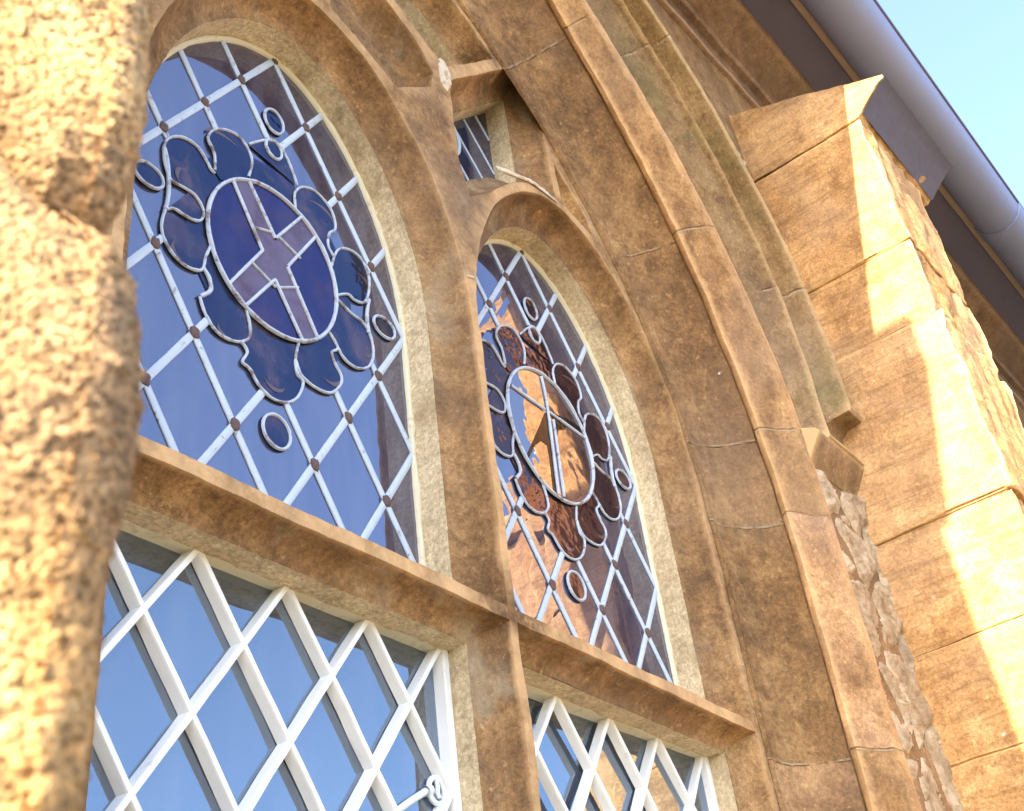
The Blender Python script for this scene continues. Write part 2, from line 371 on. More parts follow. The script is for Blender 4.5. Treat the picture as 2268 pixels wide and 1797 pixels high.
# front plate between the openings
def inside(pt, poly):
    x, y = pt; c = False; n = len(poly); j = n-1
    for i in range(n):
        xi, yi = poly[i]; xj, yj = poly[j]
        if (yi > y) != (yj > y) and x < (xj-xi)*(y-yi)/(yj-yi)+xi: c = not c
        j = i
    return c
def plate(outer, holes, y, grid, bbox):
    vs = []; es = []
    def ring(p):
        n0 = len(vs); vs.extend(Vector(q) for q in p); k = len(p); es.extend((n0+i, n0+(i+1) % k) for i in range(k))
    ring(outer)
    for h in holes: ring(h)
    x0, x1, z0, z1 = bbox; x = x0
    while x < x1:
        z = z0
        while z < z1:
            q = (x+random.uniform(-.3, .3)*grid, z+random.uniform(-.3, .3)*grid)
            if inside(q, outer) and not any(inside(q, h) for h in holes): vs.append(Vector(q))
            z += grid
        x += grid
    rv_, re_, rf_, *_ = delaunay_2d_cdt(vs, es, [], 0, 1e-6)
    fs = []
    for f in rf_:
        c = sum((rv_[i] for i in f), Vector((0, 0)))/len(f)
        if inside(c, outer) and not any(inside(c, h) for h in holes): fs.append(tuple(f))
    return [(v.x, y, v.y) for v in rv_], fs
Apoly = []
N = 90
rgt = [curve_pt('A', -1+2*i/(2*N)) for i in range(2*N+1)]
rgt = [(min(x, 1.2095)-.010*0, z) for x, z in rgt]
outer = rgt + [(2*CX-x, z) for x, z in reversed(rgt[:-1])]
holes = [o[1] for o in openings]
v, f = plate(outer, holes, YF, .02, (-.72, 1.24, -2.7, 1.06)); mb.add(v, f)
mb.build('tracery', M['tracery'], TR, smooth=True, rough=.0022)
rv.build('reveal', M['reveal'], TR, smooth=True, rough=.0012)
# main arch orders: fillet + wide hollow
o1 = sweep([('A', 'A', 0, -.004, -.098), ('A', 'A', 0, 0, -.104), ('A', 'A', 0, .006, -.102), ('A', 'B', .10, 0, -.101), ('A', 'B', .28, 0, -.104), ('A', 'B', .48, 0, -.114), ('A', 'B', .68, 0, -.132), ('A', 'B', .86, 0, -.156), ('B', 'B', 0, .004, -.182)])
o1.build('arch_hollow', M['order'], TR, smooth=True, rough=.0022)
o2 = sweep([('B', 'B', 0, .012, -.178), ('B', 'B', 0, 0, -.188), ('B', 'B', 0, -.002, -.197), ('B', 'C', .12, 0, -.205), ('B', 'C', .38, 0, -.217), ('B', 'C', .60, 0, -.229), ('B', 'C', .66, 0, -.236), ('B', 'C', .86, 0, -.241), ('C', 'C', 0, 0, -.240), ('C', 'C', 0, .006, -.225)])
o2.build('outer_order', M['outer'], TR, smooth=True, rough=.0026)
# sloping sill below
s = MB(); s.grid([[(x, y, z) for x in [-.95+2.42*i/40 for i in range(41)]] for y, z in ((.02, -1.74), (-.10, -1.80), (-.30, -1.90), (-.31, -2.0), (-.234, -2.02))])
s.build('sill', M['outer'], TR, smooth=True, rough=.003)
# dirty mortar smears where mullion, transom and tracery meet
def smear(name, pts, y, parent, mat, th=.003, r=.5):
    b = MB(); n = len(pts); c = (sum(p[0] for p in pts)/n, sum(p[1] for p in pts)/n)
    pts = dense(pts, .006)
    rows = []
    for f, d in ((.03, th), (.4, th), (.75, th*.8), (1, -.003)):
        rows.append([(c[0]+(x-c[0])*f*(1+.14*noise.noise(Vector((x*60, z*60, f)))*(f > .5)), y-d*(1+.5*noise.noise(Vector((x*90, z*90, 3)))), c[1]+(z-c[1])*f*(1+.14*noise.noise(Vector((x*60, z*60, 9)))*(f > .5))) for x, z in pts])
    b.grid(rows, close=True); return b.build(name, mat, parent, smooth=True)
M['lime'] = simple('white_lime_mortar', (.56, .49, .38), .9, .25, 60, .003, dirt=((.30, .20, .11), 70, .52, .7), bs=120)
smear('mortar_joint', [(.556, .545), (.575, .536), (.590, .560), (.592, .60), (.572, .632), (.553, .60)], YF, TR, M['lime'], .004)
smear('mortar_joint', [(.564, .090), (.583, .096), (.583, .101), (.564, .095)], YF, TR, M['lime'], .002)
smear('mortar_joint', [(.70, .443), (.745, .462), (.80, .486), (.85, .492), (.90, .486), (.90, .481), (.85, .483), (.80, .476), (.75, .453), (.705, .437)], YF, TR, M['lime'], .003)
# ------------------------------------------------------------------ church wall
CH = thing('church_wall', (2.5, -.2, -2.8), 'brown stone church wall with moulded eaves course behind the buttress', 'church wall')
wl = MB()
cpts = [curve_pt('C', -1+2*i/180) for i in range(181)]
cpts = [(x+.004, z) for x, z in cpts]
hole = cpts + [(2*CX-x, z) for x, z in reversed(cpts[:-1])]
hole = hole[:]
X0, X1, Z0, Z1 = -1.46, 5.0, -2.82, 1.43
outw = dense([(X0, Z0), (X1, Z0), (X1, Z1), (X0, Z1)], .06)
v, f = plate(outw, [hole], -.234, .055, (X0, X1, Z0, Z1)); wl.add(v, f)
wl.box(X0, X1, .50, .60, Z0, 1.7)
wall_o = wl.build('masonry', M['wall'], CH, smooth=True, rough=.004)
corn = [(-.230, 1.43), (-.246, 1.432), (-.250, 1.44), (-.246, 1.452), (-.243, 1.50), (-.262, 1.503), (-.268, 1.512), (-.268, 1.522), (-.274, 1.548), (-.292, 1.575), (-.322, 1.592), (-.348, 1.598), (-.352, 1.612), (-.352, 1.630)]
c = MB(); NX = 150
c.grid([[(X0+(X1-X0)*i/NX, y, z) for i in range(NX+1)] for y, z in corn])
c.build('eaves_cornice', M['cornice'], CH, smooth=True, rough=.003)
c = MB(); prof = [(-.345, 1.632), (-.452, 1.640), (-.455, 1.625), (-.474, 1.623), (-.476, 1.70), (-.30, 1.78)]
c.grid([[(X0+(X1-X0)*i/60, y, z) for i in range(61)] for y, z in prof[:2]]); 
c.build('soffit_board', M['fascia'], CH, rough=.001)
c = MB(); c.grid([[(X0+(X1-X0)*i/60, y, z) for i in range(61)] for y, z in prof[1:]])
c.build('fascia_board', simple('fascia_edge_paint', (.30, .24, .20), .7, .2, 14, .001), CH, rough=.0012)
c = MB(); c.grid([[(X0+(X1-X0)*i/30, y, z) for i in range(31)] for y, z in ((-.53, 1.700), (-.53, 1.712), (3.5, 4.4), (3.5, 4.3), (-.53, 1.700))])
c.build('roof', M['slate'], CH)
# interior seen through the glass
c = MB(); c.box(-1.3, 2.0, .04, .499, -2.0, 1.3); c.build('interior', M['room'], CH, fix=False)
# ------------------------------------------------------------------ hood mould with returned stop
HM = thing('hood_mould', (1.5, -.25, .05), 'green stained projecting hood mould over the arch, turned level to meet the buttress', 'hood mould')
spec = [('C', 'C', 0, .002, -.226), ('C', 'D', .4, 0, -.240), ('D', 'D', 0, -.014, -.262), ('D', 'D', 0, -.006, -.278), ('D', 'D', 0, .003, -.276), ('D', 'D', 0, .008, -.254), ('D', 'H', .28, 0, -.243), ('D', 'H', .5, 0, -.243), ('D', 'H', .76, 0, -.250), ('D', 'H', .90, 0, -.266), ('D', 'H', .94, 0, -.300), ('H', 'H', 0, .004, -.305), ('H', 'H', 0, .014, -.302), ('H', 'H', 0, .022, -.230)]
def path_of(sp):
    ka, kb, f_, dx, y = sp; P = []
    for i in range(260):
        t = 1-i/200
        a = curve_pt(ka, t); b = curve_pt(kb, t); x = a[0]+(b[0]-a[0])*f_; z = a[1]+(b[1]-a[1])*f_
        e = 1e-3; a2 = curve_pt(ka, min(1, t+e)); a1 = curve_pt(ka, t-e)
        d = Vector((a2[0]-a1[0], a2[1]-a1[1])).normalized(); q = (x+d.y*dx, z-d.x*dx)
        zc = .088+(q[0]-1.422)
        if t < .35 and q[1] <= zc: break
        P.append(q)
    zc = .088+(P[-1][0]-1.422); P.append((P[-1][0], zc))
    # resample by length
    L = [0]
    for i in range(1, len(P)): L.append(L[-1]+math.dist(P[i], P[i-1]))
    out = []; k = 0
    for i in range(141):
        l = L[-1]*i/140
        while k < len(L)-2 and L[k+1] < l: k += 1
        f = (l-L[k])/max(1e-9, L[k+1]-L[k]); out.append((P[k][0]+(P[k+1][0]-P[k][0])*f, P[k][1]+(P[k+1][1]-P[k][1])*f))
    xe = out[-1][0]
    out += [(xe+(1.606-xe)*i/14, zc) for i in range(1, 15)]
    return [(x, y, z) for x, z in out]
cols = [path_of(sp) for sp in spec]
rows = [[c_[i] for c_ in cols] for i in range(len(cols[0]))]
uvs = [[(u_of(p[0], p[2]) if i < 135 else 9, j*.02) for j, p in enumerate(r)] for i, r in enumerate(rows)]
h = MB(); h.grid(rows, uvs=uvs); h.grid([[(2*CX-p[0], p[1], p[2]) for p in r] for r in rows[:141]], uvs=uvs[:141])
h.build('arch_mould', M['hood'], HM, smooth=True, rough=.0022)
h = MB(); secb = [(-.232, .130), (-.270, .112), (-.275, .104), (-.272, .098), (-.255, .072), (-.236, .044), (-.226, .040)]
h.grid([[(1.400+.206*i/16, y, z) for i in range(17)] for y, z in secb])
h.add([(1.400, y, z) for y, z in secb], [tuple(range(7))])
h.build('label_return', M['hood'], HM, rough=.0015)
# ------------------------------------------------------------------ buttress
BT = thing('buttress', (1.8, -.4, -2.8), 'projecting ashlar buttress on the right, its corner catching the sun', 'buttress')
zs = [-2.8, -2.4, -2.0, -1.6, -1.3, -1.0, -.76, -.515, -.306, -.066, .372, .577, .963]
def block(x0, x1, y0, y1, z0, z1, seed, rough=.0045, step=.022):
    b = MB(); r = .006
    nx = max(2, int((x1-x0)/step)); ny = max(2, int((y1-y0)/step)); nz = max(2, int((z1-z0)/step))
    def edge(n): return [0, .012]+[i/n for i in range(1, n)]+[.988, 1]
    def face(ax, val, ua, ub, u, v, sgn):
        rows = []
        for i in edge(u[2]):
            row = []
            for j in edge(v[2]):
                p = [0, 0, 0]; p[ax] = val; p[ua] = u[0]+(u[1]-u[0])*i; p[ub] = v[0]+(v[1]-v[0])*j
                row.append(tuple(p))
            rows.append(row)
        b.grid(rows)
    face(0, x0, 1, 2, (y0, y1, ny), (z0, z1, nz), -1); face(1, y0, 0, 2, (x0, x1, nx), (z0, z1, nz), -1)
    face(0, x1, 1, 2, (y0, y1, ny), (z0, z1, nz), 1)
    face(2, z0, 0, 1, (x0, x1, nx), (y0, y1, ny), -1); face(2, z1, 0, 1, (x0, x1, nx), (y0, y1, ny), 1)
    cx, cy, cz = (x0+x1)/2, (y0+y1)/2, (z0+z1)/2
    out = []
    for p in b.v:
        # chip the arrises
        ex = min(abs(p[0]-x0), abs(p[0]-x1)); ey = abs(p[1]-y0); ez = min(abs(p[2]-z0), abs(p[2]-z1))
        k = sum(1 for e in (ex, ey, ez) if e < .004)
        q = list(p)
        if k >= 2:
            am = .0022+.007*max(0, noise.noise(Vector((p[0]*14, p[1]*14, p[2]*14+seed))))
            if ex < .004: q[0] += am*(1 if p[0] < cx else -1)
            if ey < .004: q[1] += am
            if ez < .004: q[2] += am*.6*(1 if p[2] < cz else -1)
        if ey < .004:                      # coarse pecked front face
            d = noise.fractal(Vector((p[0]*26, 5, p[2]*9+seed)), .8, 2.1, 4)*.0085
            q[1] += d
        if abs(p[0]-x0) < .004:
            q[0] += noise.fractal(Vector((2, p[1]*7, p[2]*16+seed)), .9, 2.1, 4)*.0035
        out.append(tuple(q))
    b.v = out
    return b
off = [0, .004, -.003, .003, 0, -.004, .002, 0, .003, -.002, .002, -.001]
for i in range(len(zs)-1):
    g_ = .0011
    x1 = 1.955 + (.012 if i % 2 else -.006) - max(0, (zs[i]-.3))*.09
    block(1.6+off[i]*.6, x1, -.528+off[i], -.20, zs[i]+g_, zs[i+1]-g_, i*7.3, step=.016 if i > 6 else .05).build('ashlar_block', M['ashlar'], BT, smooth=True, rough=.0022)
c = MB(); c.box(1.6085, 1.93, -.514, -.20, -2.8, .965); c.build('mortar_bed', M['joint'], BT, rough=.0)
# moulded capping with sloping top
cap = [(-.234, .966), (-.526, .966), (-.536, .975), (-.545, .984), (-.553, .992), (-.561, 1.000), (-.570, 1.008), (-.580, 1.017), (-.590, 1.026), (-.602, 1.035), (-.615, 1.041), (-.613, 1.050), (-.234, 1.215)]
c = MB()
NXc = 40
c.grid([[(1.600+.40*i/NXc, y, z) for i in range(NXc+1)] for y, z in cap])
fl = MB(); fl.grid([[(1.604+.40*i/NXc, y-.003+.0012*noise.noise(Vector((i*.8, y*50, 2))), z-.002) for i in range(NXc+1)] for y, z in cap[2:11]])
fl.build('cap_shade_skin', M['cap_shade'], BT, smooth=True)  # dark sheet standing in for the shade under the cap front
for X in (1.600, 2.0):
    # side cheek, fan of strips from the section to its inner line
    top = [(-.234+(-.613+.234)*i/24, 1.215+(1.050-1.215)*i/24) for i in range(25)]
    bot = [(-.234+(-.526+.234)*i/24, .966) for i in range(25)]
    rowsc = [[(X+(.0025*noise.noise(Vector((j, i*.7, 4)))), lerp(bot[i], top[i], j/10)[0], lerp(bot[i], top[i], j/10)[1]) for i in range(25)] for j in range(11)]
    c.grid(rowsc)
    pro = cap[1:12]; b0, t0_ = bot[-1], top[-1]
    inner = [lerp(b0, t0_, k/10) for k in range(11)]
    c.grid([[(X, y, z) for y, z in inner], [(X, y, z) for y, z in pro]])
c.build('capping', M['ashlar'], BT, smooth=True, rough=.0045)
# ------------------------------------------------------------------ rough infill between jamb and buttress
RB = thing('rubble_infill', (1.5, -.234, -1.6), 'ragged grey rubble and smeared mortar between the arch jamb and the buttress', 'rubble')
c = MB(); rows = []; uvr = []
NZ = 460
for i in range(NZ+1):
    z = -2.2+2.24*i/NZ; row = []; ur = []
    for j in range(33):
        x = 1.412+.200*j/32
        p = Vector((x*10+.5*noise.noise(Vector((x*9, z*9, 4))), z*6.5+.6*noise.noise(Vector((x*9, z*9, 7))), 0))
        d, pts_ = noise.voronoi(p, distance_metric='DISTANCE', exponent=2.5)
        e = max(0, min(1, (d[1]-d[0]-.05)*5)); hsh = (math.sin(pts_[0].x*12.9+pts_[0].y*78.2)*43758.5) % 1
        y = -.230-(.006+.010*hsh)*e**.6-.004*noise.fractal(Vector((x*34, z*34, 1)), .8, 2, 4)-.004*noise.fractal(Vector((x*110, z*110, 1)), .8, 2, 3)
        u = j/32; y += -.014*max(0, u-.80)/.2 + .012*max(0, .12-u)/.12
        row.append((x+.003*noise.noise(Vector((x*20, z*20, 8))), y, z)); ur.append((e, hsh))
    rows.append(row); uvr.append(ur)
c.grid(rows, uvs=uvr)
rt = NT('rubble_and_mortar')
ruv = rt.sep(rt.uv); cell = ruv[1]
stc = rt.ramp(cell, [(.1, (.62, .50, .36)), (.45, (.72, .54, .31)), (.7, (.60, .38, .18)), (.95, (.86, .76, .58))])
stc = rt.mix(rt.mapr(rt.noise(30, 5, .7), .35, .7), stc, (.30, .19, .11), 'MULTIPLY')
stc = rt.mix(.45, stc, rt.ramp(rt.noise(45, 6, .7), [(.35, (.28, .18, .10)), (.65, (.82, .68, .50))]))
mc = rt.ramp(rt.noise(28, 5, .7), [(.35, (.42, .31, .19)), (.65, (.78, .64, .46))])
c_ = rt.mix(rt.mapr(rt.math('ADD', ruv[0], rt.mapr(rt.noise(50, 3), 0, 1, -.3, .3)), .35, .65), mc, stc)
rt.l(c_, rt.b.inputs['Base Color']); rt.b.inputs['Roughness'].default_value = .95
rt.l(rt.bump(rt.math('ADD', rt.noise(90, 6, .75), rt.noise(34, 4, .7)), 1, .012), rt.b.inputs['Normal'])
c.build('rubble', rt.m, RB, smooth=True, fix=False)
# mortar fillet at the head of the hood
smear('mortar_patch', [(1.30, .98), (1.40, .89), (1.50, .76), (1.60, .70), (1.60, .94), (1.595, 1.03), (1.54, 1.06), (1.44, 1.04)], -.238, CH, M['mortar'], .010)
# ------------------------------------------------------------------ gutter
GU = thing('gutter', (1.8, -.55, 1.57), 'blue grey half round rain gutter running along the eaves against the sky', 'gutter')
c = MB(); gc = (-.551, 1.630); gr = .0765
pro = [(gc[0]+gr*math.cos(a), gc[1]+gr*math.sin(a)) for a in [math.pi*(1+i/22) for i in range(23)]]
inn = [(gc[0]+(gr-.004)*math.cos(a), gc[1]+(gr-.004)*math.sin(a)) for a in [math.pi*(2-i/22) for i in range(23)]]
c.grid([[(x, y, z) for x in [X0+(X1-X0)*i/40 for i in range(41)]] for y, z in pro+inn+[pro[0]]])
c.build('channel', M['gutter'], GU, smooth=True)
c = MB(); bead = [(gc[0]-gr-.001+.0055*math.cos(a), gc[1]+.0055*math.sin(a)) for a in [2*math.pi*i/12 for i in range(13)]]
c.grid([[(x, y, z) for x in (X0, X1)] for y, z in bead]); c.build('lip', M['fascia'], GU, smooth=True)
for x in (3.05, 4.6):
    c = MB(); col = [(gc[0]+(gr+.005)*math.cos(a), gc[1]+(gr+.005)*math.sin(a)) for a in [math.pi*(1+i/22) for i in range(23)]]
    c.grid([[(x+dx, y+(gc[0]-y)*s_, z+(gc[1]-z)*s_) for dx, s_ in ((-.04, .07), (-.04, 0), (.04, 0), (.04, .07))] for y, z in col])
    c.build('union_joint', M['gutter'], GU, smooth=True)
# ------------------------------------------------------------------ glazing
ax, bz = .065, .10596
def strip(b, p, q, wd, h, y=0, x0=0):
    d = Vector((q[0]-p[0], q[1]-p[1])); L = d.length
    if L < 1e-4: return
    d /= L; n = Vector((-d.y, d.x))*wd/2; k = max(1, int(L/.02)); rows = []
    for i in range(k+1):
        c = Vector(p)+d*L*i/k
        wv = 1+.10*noise.noise(Vector((c.x*40+x0, c.y*40, 2)))
        r = []
        for s_, hh in ((-1, .0), (-.92, .55), (-.45, .92), (0, 1), (.45, .92), (.92, .55), (1, 0)):
            r.append((c.x+n.x*s_*wv, y-h*hh, c.y+n.y*s_*wv))
        rows.append(r)
    b.grid(rows)
def tube(b, pts, wd, h, y=0, closed=False):
    n = len(pts); rows = []
    for i in range(n):
        p = Vector(pts[i]); a = Vector(pts[i-1] if (i or closed) else pts[i]); q = Vector(pts[(i+1) % n] if (i < n-1 or closed) else pts[i])
        d = (q-a); d = d.normalized() if d.length > 1e-6 else Vector((1, 0)); nn = Vector((-d.y, d.x))*wd/2
        wv = 1+.28*noise.noise(Vector((p.x*130, p.y*130, 5)))
        rows.append([(p.x+nn.x*s_*wv, y-h*hh*wv, p.y+nn.y*s_*wv) for s_, hh in ((-1, 0), (-.9, .6), (-.4, .95), (.4, .95), (.9, .6), (1, 0))])
    if closed: rows.append(rows[0])
    b.grid(rows)
def crom(P, k=6, closed=False):
    out = []; n = len(P)
    rng = range(n) if closed else range(n-1)
    for i in rng:
        p0 = Vector(P[i-1] if (i or closed) else P[i]); p1 = Vector(P[i]); p2 = Vector(P[(i+1) % n]); p3 = Vector(P[(i+2) % n] if (i+2 < n or closed) else P[-1])
        for j in range(k):
            t = j/k; out.append(tuple(.5*((2*p1)+(-p0+p2)*t+(2*p0-5*p1+4*p2-p3)*t*t+(-p0+3*p1-3*p2+p3)*t**3)))
    if not closed: out.append(tuple(P[-1]))
    return out
MC = (.2575, -.008); MA, MBz = .1165, .131
ringpts = [(MC[0]+MA*math.cos(2*math.pi*i/56), MC[1]+MBz*math.sin(2*math.pi*i/56)) for i in range(56)]
LOB = [
 [(.1513, .0828), (.1443, .085), (.1374, .0948), (.1201, .1114), (.0942, .1095), (.0736, .0906), (.0673, .0671), (.071, .0382), (.0816, .0174), (.1007, .0183), (.1202, .0171), (.1346, .0009), (.1333, -.0175), (.1221, -.0275), (.1031, -.0301), (.0881, -.0302), (.0757, -.0411)],
 [(.0757, -.0411), (.0719, -.069), (.0768, -.0903), (.0923, -.1083), (.1109, -.1143), (.1294, -.1104), (.1385, -.1005), (.1415, -.0799), (.149, -.055)],
 [(.1348, -.151), (.1431, -.1715), (.1586, -.1894), (.1775, -.1939), (.2003, -.1868), (.2157, -.1702), (.2154, -.1484), (.2093, -.128)],
 [(.2042, -.1865), (.2121, -.1976), (.2046, -.217), (.2163, -.2221), (.232, -.2403), (.2516, -.2489), (.2756, -.2443), (.2962, -.2262), (.3073, -.197), (.297, -.1867), (.294, -.1643), (.3, -.134)],
 [(.294, -.1643), (.3054, -.1861), (.3308, -.1927), (.357, -.1871), (.3758, -.1652), (.3789, -.1471), (.3683, -.132), (.3622, -.1142), (.3743, -.099), (.3567, -.078)],
 [(.3743, -.099), (.3874, -.1131), (.4105, -.1154), (.4352, -.0999), (.4468, -.0717), (.444, -.0421), (.4306, -.0226), (.4018, -.0169), (.3743, -.0053)],
 [(.3743, -.0021), (.3987, .0157), (.4131, .0129), (.4333, .0205), (.445, .0466), (.4474, .0818), (.4337, .1074), (.4086, .1106), (.383, .0935), (.3680, .0500)],
 [(.3748, .0736), (.3634, .0901), (.3668, .1168), (.3799, .1358), (.3761, .1633), (.3618, .1786), (.3375, .1864), (.3131, .176), (.2985, .1526), (.2981, .1325), (.3000, .1151)],
 [(.3035, .1714), (.2944, .1951), (.2805, .2205), (.2665, .2329), (.2431, .2236), (.2094, .1873)],
 [(.2102, .1196), (.2164, .1553), (.2073, .1781), (.1895, .189), (.1678, .184), (.147, .167), (.1374, .142), (.1485, .1218), (.1511, .1048), (.1514, .0878)]]
LINK = [[(.0673, .0671), (.0743, .0453), (.0786, .0041), (.0783, -.0222), (.0757, -.0411)], [(.1385, -.1005), (.1484, -.1125), (.151, -.1311), (.1348, -.151)], [(.444, .0318), (.4376, -.0047), (.4395, -.0356)], [(.4333, .0205), (.444, .0318)], [(.2003, -.1868), (.2042, -.1865)]]
RND = [(.258, .2765, .0185, .024), (.2605, -.2975, .0225, .0245), (.4742, -.0045, .0225, .0185), (.0475, .001, .0225, .0190), (.2575, .2145, .0155, .0185)]
def blocked(p):
    x, z = p
    if ((x-MC[0])/.154)**2+((z-MC[1])/.184)**2 < 1: return True
    if z > .14 and abs(x-.2575) < .05 and z < .232: return True
    return any(inside(p, L_) for L_ in LOBC) or any(((x-r[0])/r[2])**2+((z-r[1])/r[3])**2 < 1 for r in RND)
LOBC = [crom(L_) for L_ in LOB]
def fill(pts, y, name, mat, parent, x0):
    b = MB(); n = len(pts); vs = [Vector(p) for p in pts]
    rv_, re_, rf_, *_ = delaunay_2d_cdt(vs, [(i, (i+1) % n) for i in range(n)], [], 0, 1e-6)
    fs = [tuple(f) for f in rf_ if inside(sum((rv_[i] for i in f), Vector((0, 0)))/len(f), pts)]
    b.add([(v.x+x0, y, v.y) for v in rv_], fs); return b.build(name, mat, parent, fix=False)
def upper_light(dx, label, shield, group='leaded lights in the arched window heads'):
    root = thing('leaded_light', (CX+dx, 0, -.438), label, 'leaded window', group)
    gp = [(x+dx, z) for x, z in light_poly(CX)]
    fill([(x, z) for x, z in offs(gp, .012)], .004, 'glass', M['glass'], root, 0)
    b = MB(); J = []
    gpl = light_poly(CX)
    for L_ in range(-4, 9):                # "\" cames, then "/" cames
        for dirn in (0, 1):
            run = []
            for k in range(-2400, 2400):
                s_ = k*.005
                if dirn == 0: x, z = ax*(L_+s_), bz*(L_-s_)
                else: x, z = ax*(L_+s_), -bz*(L_-s_)
                ok = inside((x, z), gpl) and not blocked((x, z))
                if ok: run.append((x, z))
                if (not ok or k == 2399) and run:
                    if len(run) > 24: strip(b, (run[0][0]+dx, run[0][1]), (run[-1][0]+dx, run[-1][1]), .0108, .0032, .0035)
                    run = []
    b.build('lead_lattice', M['lead'], root, smooth=True)
    for L_ in range(-5, 9):
        for J_ in range(-3, 12):
            p = (ax*(L_+J_), bz*(L_-J_))
            if inside(p, gpl) and not blocked(p) and .02 < p[0] < .505 and p[1] > -.43:
                q = MB(); rr = []
                for i in range(12):
                    a = 2*math.pi*i/12; k = 1+.28*noise.noise(Vector((p[0]*50+i*.9, p[1]*50, dx)))+.25*(abs(math.sin(2*a)))
                    rr.append((p[0]+dx+.0066*k*math.cos(a), p[1]+.0088*k*math.sin(a)))
                rows = [[(p[0]+dx+(x-p[0]-dx)*f_, .0035-hh, p[1]+(z-p[1])*f_) for x, z in rr] for f_, hh in ((.05, .0062), (.6, .0058), (.9, .0044), (1, .001))]
                q.grid(rows, close=True); q.build('solder_joint', M['solder'], root, smooth=True)
    # medallion
    back = [(MC[0]+.150*math.cos(2*math.pi*i/60), MC[1]+.168*math.sin(2*math.pi*i/60)) for i in range(60)]
    pm = M['petal_brown'] if shield else M['petal']
    fill([(MC[0]+.150*math.cos(2*math.pi*i/60), MC[1]+.182*math.sin(2*math.pi*i/60)) for i in range(60)], .0025, 'border_glass', pm, root, dx)
    for i, L_ in enumerate(LOBC):
        pts = [tuple(p) for p in L_]
        pet = fill(pts+[(MC[0]+(pts[-1][0]-MC[0])*.9+(pts[0][0]-pts[-1][0])*0, MC[1]+(pts[-1][1]-MC[1])*.9), (MC[0]+(pts[0][0]-MC[0])*.9, MC[1]+(pts[0][1]-MC[1])*.9)] if i in (1, 2, 5, 6, 7, 9) else pts, .0018-.0001*i, 'petal', pm, root, dx)
        cx0 = sum(p[0] for p in pts)/len(pts); cz0 = sum(p[1] for p in pts)/len(pts)
        cx0 += (cx0-MC[0])*.04; cz0 += (cz0-MC[1])*.04; an = math.atan2(cz0-MC[1], cx0-MC[0])
        if i != 8:
            st_ = [(cx0+.013*math.cos(an+t_)*(.8+.2*i % 2), cz0+.015*math.sin(an+t_)) for t_ in [-1.3+.26*k for k in range(11)]]
            wd_ = [.0004+.0032*math.sin(math.pi*k/10) for k in range(11)]
            lp = [(x+math.cos(an)*w_, z+math.sin(an)*w_) for (x, z), w_ in zip(st_, wd_)]+[(x-math.cos(an)*w_, z-math.sin(an)*w_) for (x, z), w_ in reversed(list(zip(st_, wd_)))]
            sc_o = fill(lp, .0008, 'painted_scroll', M['scroll'], None, dx); sc_o.parent = pet
        q = MB(); tube(q, [(x+dx, z) for x, z in pts], .0040, .0030, .0012); r_ = q.build('petal_came', M['lead_ring'], root, smooth=True)
    for L_ in LINK:
        q = MB(); tube(q, [(x+dx, z) for x, z in crom(L_, 5)], .0056, .004, .0012); q.build('border_came', M['lead_ring'], root, smooth=True)
    for (x, z, rx, rz) in RND:
        e = [(x+rx*math.cos(2*math.pi*i/28), z+rz*math.sin(2*math.pi*i/28)) for i in range(28)]
        rg = fill(e, .0005, 'roundel', M['petal'] if not shield else pm, root, dx)
        q = MB(); tube(q, [(a+dx, b_) for a, b_ in e], .0044, .0035, .001, True); rc = q.build('roundel_ring', M['lead_ring'], root, smooth=True)
    disc = fill(ringpts, .0000, 'medallion', M['blue'] if not shield else M['shield'], root, dx)
    q = MB(); tube(q, [(x+dx, z) for x, z in ringpts], .0056, .0045, -.0002, True); q.build('medallion_ring', M['lead_ring'], root, smooth=True)
    if not shield:
        # saltire cross of four arms and a square centre
        cx_, cz_ = MC
        def fr(u, v_):   # along the arm axes
            a = Vector((.565, -1.0)).normalized(); c2 = Vector((.60, 1.0)).normalized()
            return (cx_+a.x*u+c2.x*v_, cz_+a.y*u+c2.y*v_)
        hw = .0225
        def clipr(p):
            for s_ in [1-.01*i for i in range(60)]:
                q_ = (cx_+(p[0]-cx_)*s_, cz_+(p[1]-cz_)*s_)
                if ((q_[0]-cx_)/MA)**2+((q_[1]-cz_)/MBz)**2 < .985: return q_
        arms = []
        R0 = .14
        corners = [fr(s1*hw, s2*hw) for s1, s2 in ((-1, -1), (1, -1), (1, 1), (-1, 1))]
        ends = {}
        segs = []
        for s1 in (-1, 1):
            for s2 in (-1, 1):
                i0 = fr(s1*hw, s2*hw)
                e1 = clipr(fr(s1*R0, s2*hw)); e2 = clipr(fr(s1*hw, s2*R0)); ends[(s1, s2)] = (i0, e1, e2); segs += [(i0, e1), (i0, e2)]
        q = ends
        for s1 in (-1, 1):
            fill([q[(s1, -1)][0], q[(s1, -1)][1], clipr(fr(s1*R0, 0)), q[(s1, 1)][1], q[(s1, 1)][0]], -.0008, 'cross_arm', M['mauve'], root, dx)
            fill([q[(-1, s1)][0], q[(-1, s1)][2], clipr(fr(0, s1*R0)), q[(1, s1)][2], q[(1, s1)][0]], -.0008, 'cross_arm', M['mauve'], root, dx)
        fill(corners, -.0009, 'cross_centre', M['mauve'], root, dx)
        b = MB()
        for a_, c_ in segs: strip(b, (a_[0]+dx, a_[1]), (c_[0]+dx, c_[1]), .0050, .0035, -.0008)
        for a_, c_ in (((.2609, .0395), (.3053, .0233)), ((.2142, -.0408), (.2583, -.0602)), ((.2647, -.0562), (.2997, -.0344)), ((.2177, .0259), (.2543, .0396))): strip(b, (a_[0]+dx, a_[1]), (c_[0]+dx, c_[1]), .0034, .003, -.0008)
        b.build('cross_came', M['lead_ring'], root, smooth=True)
    else:
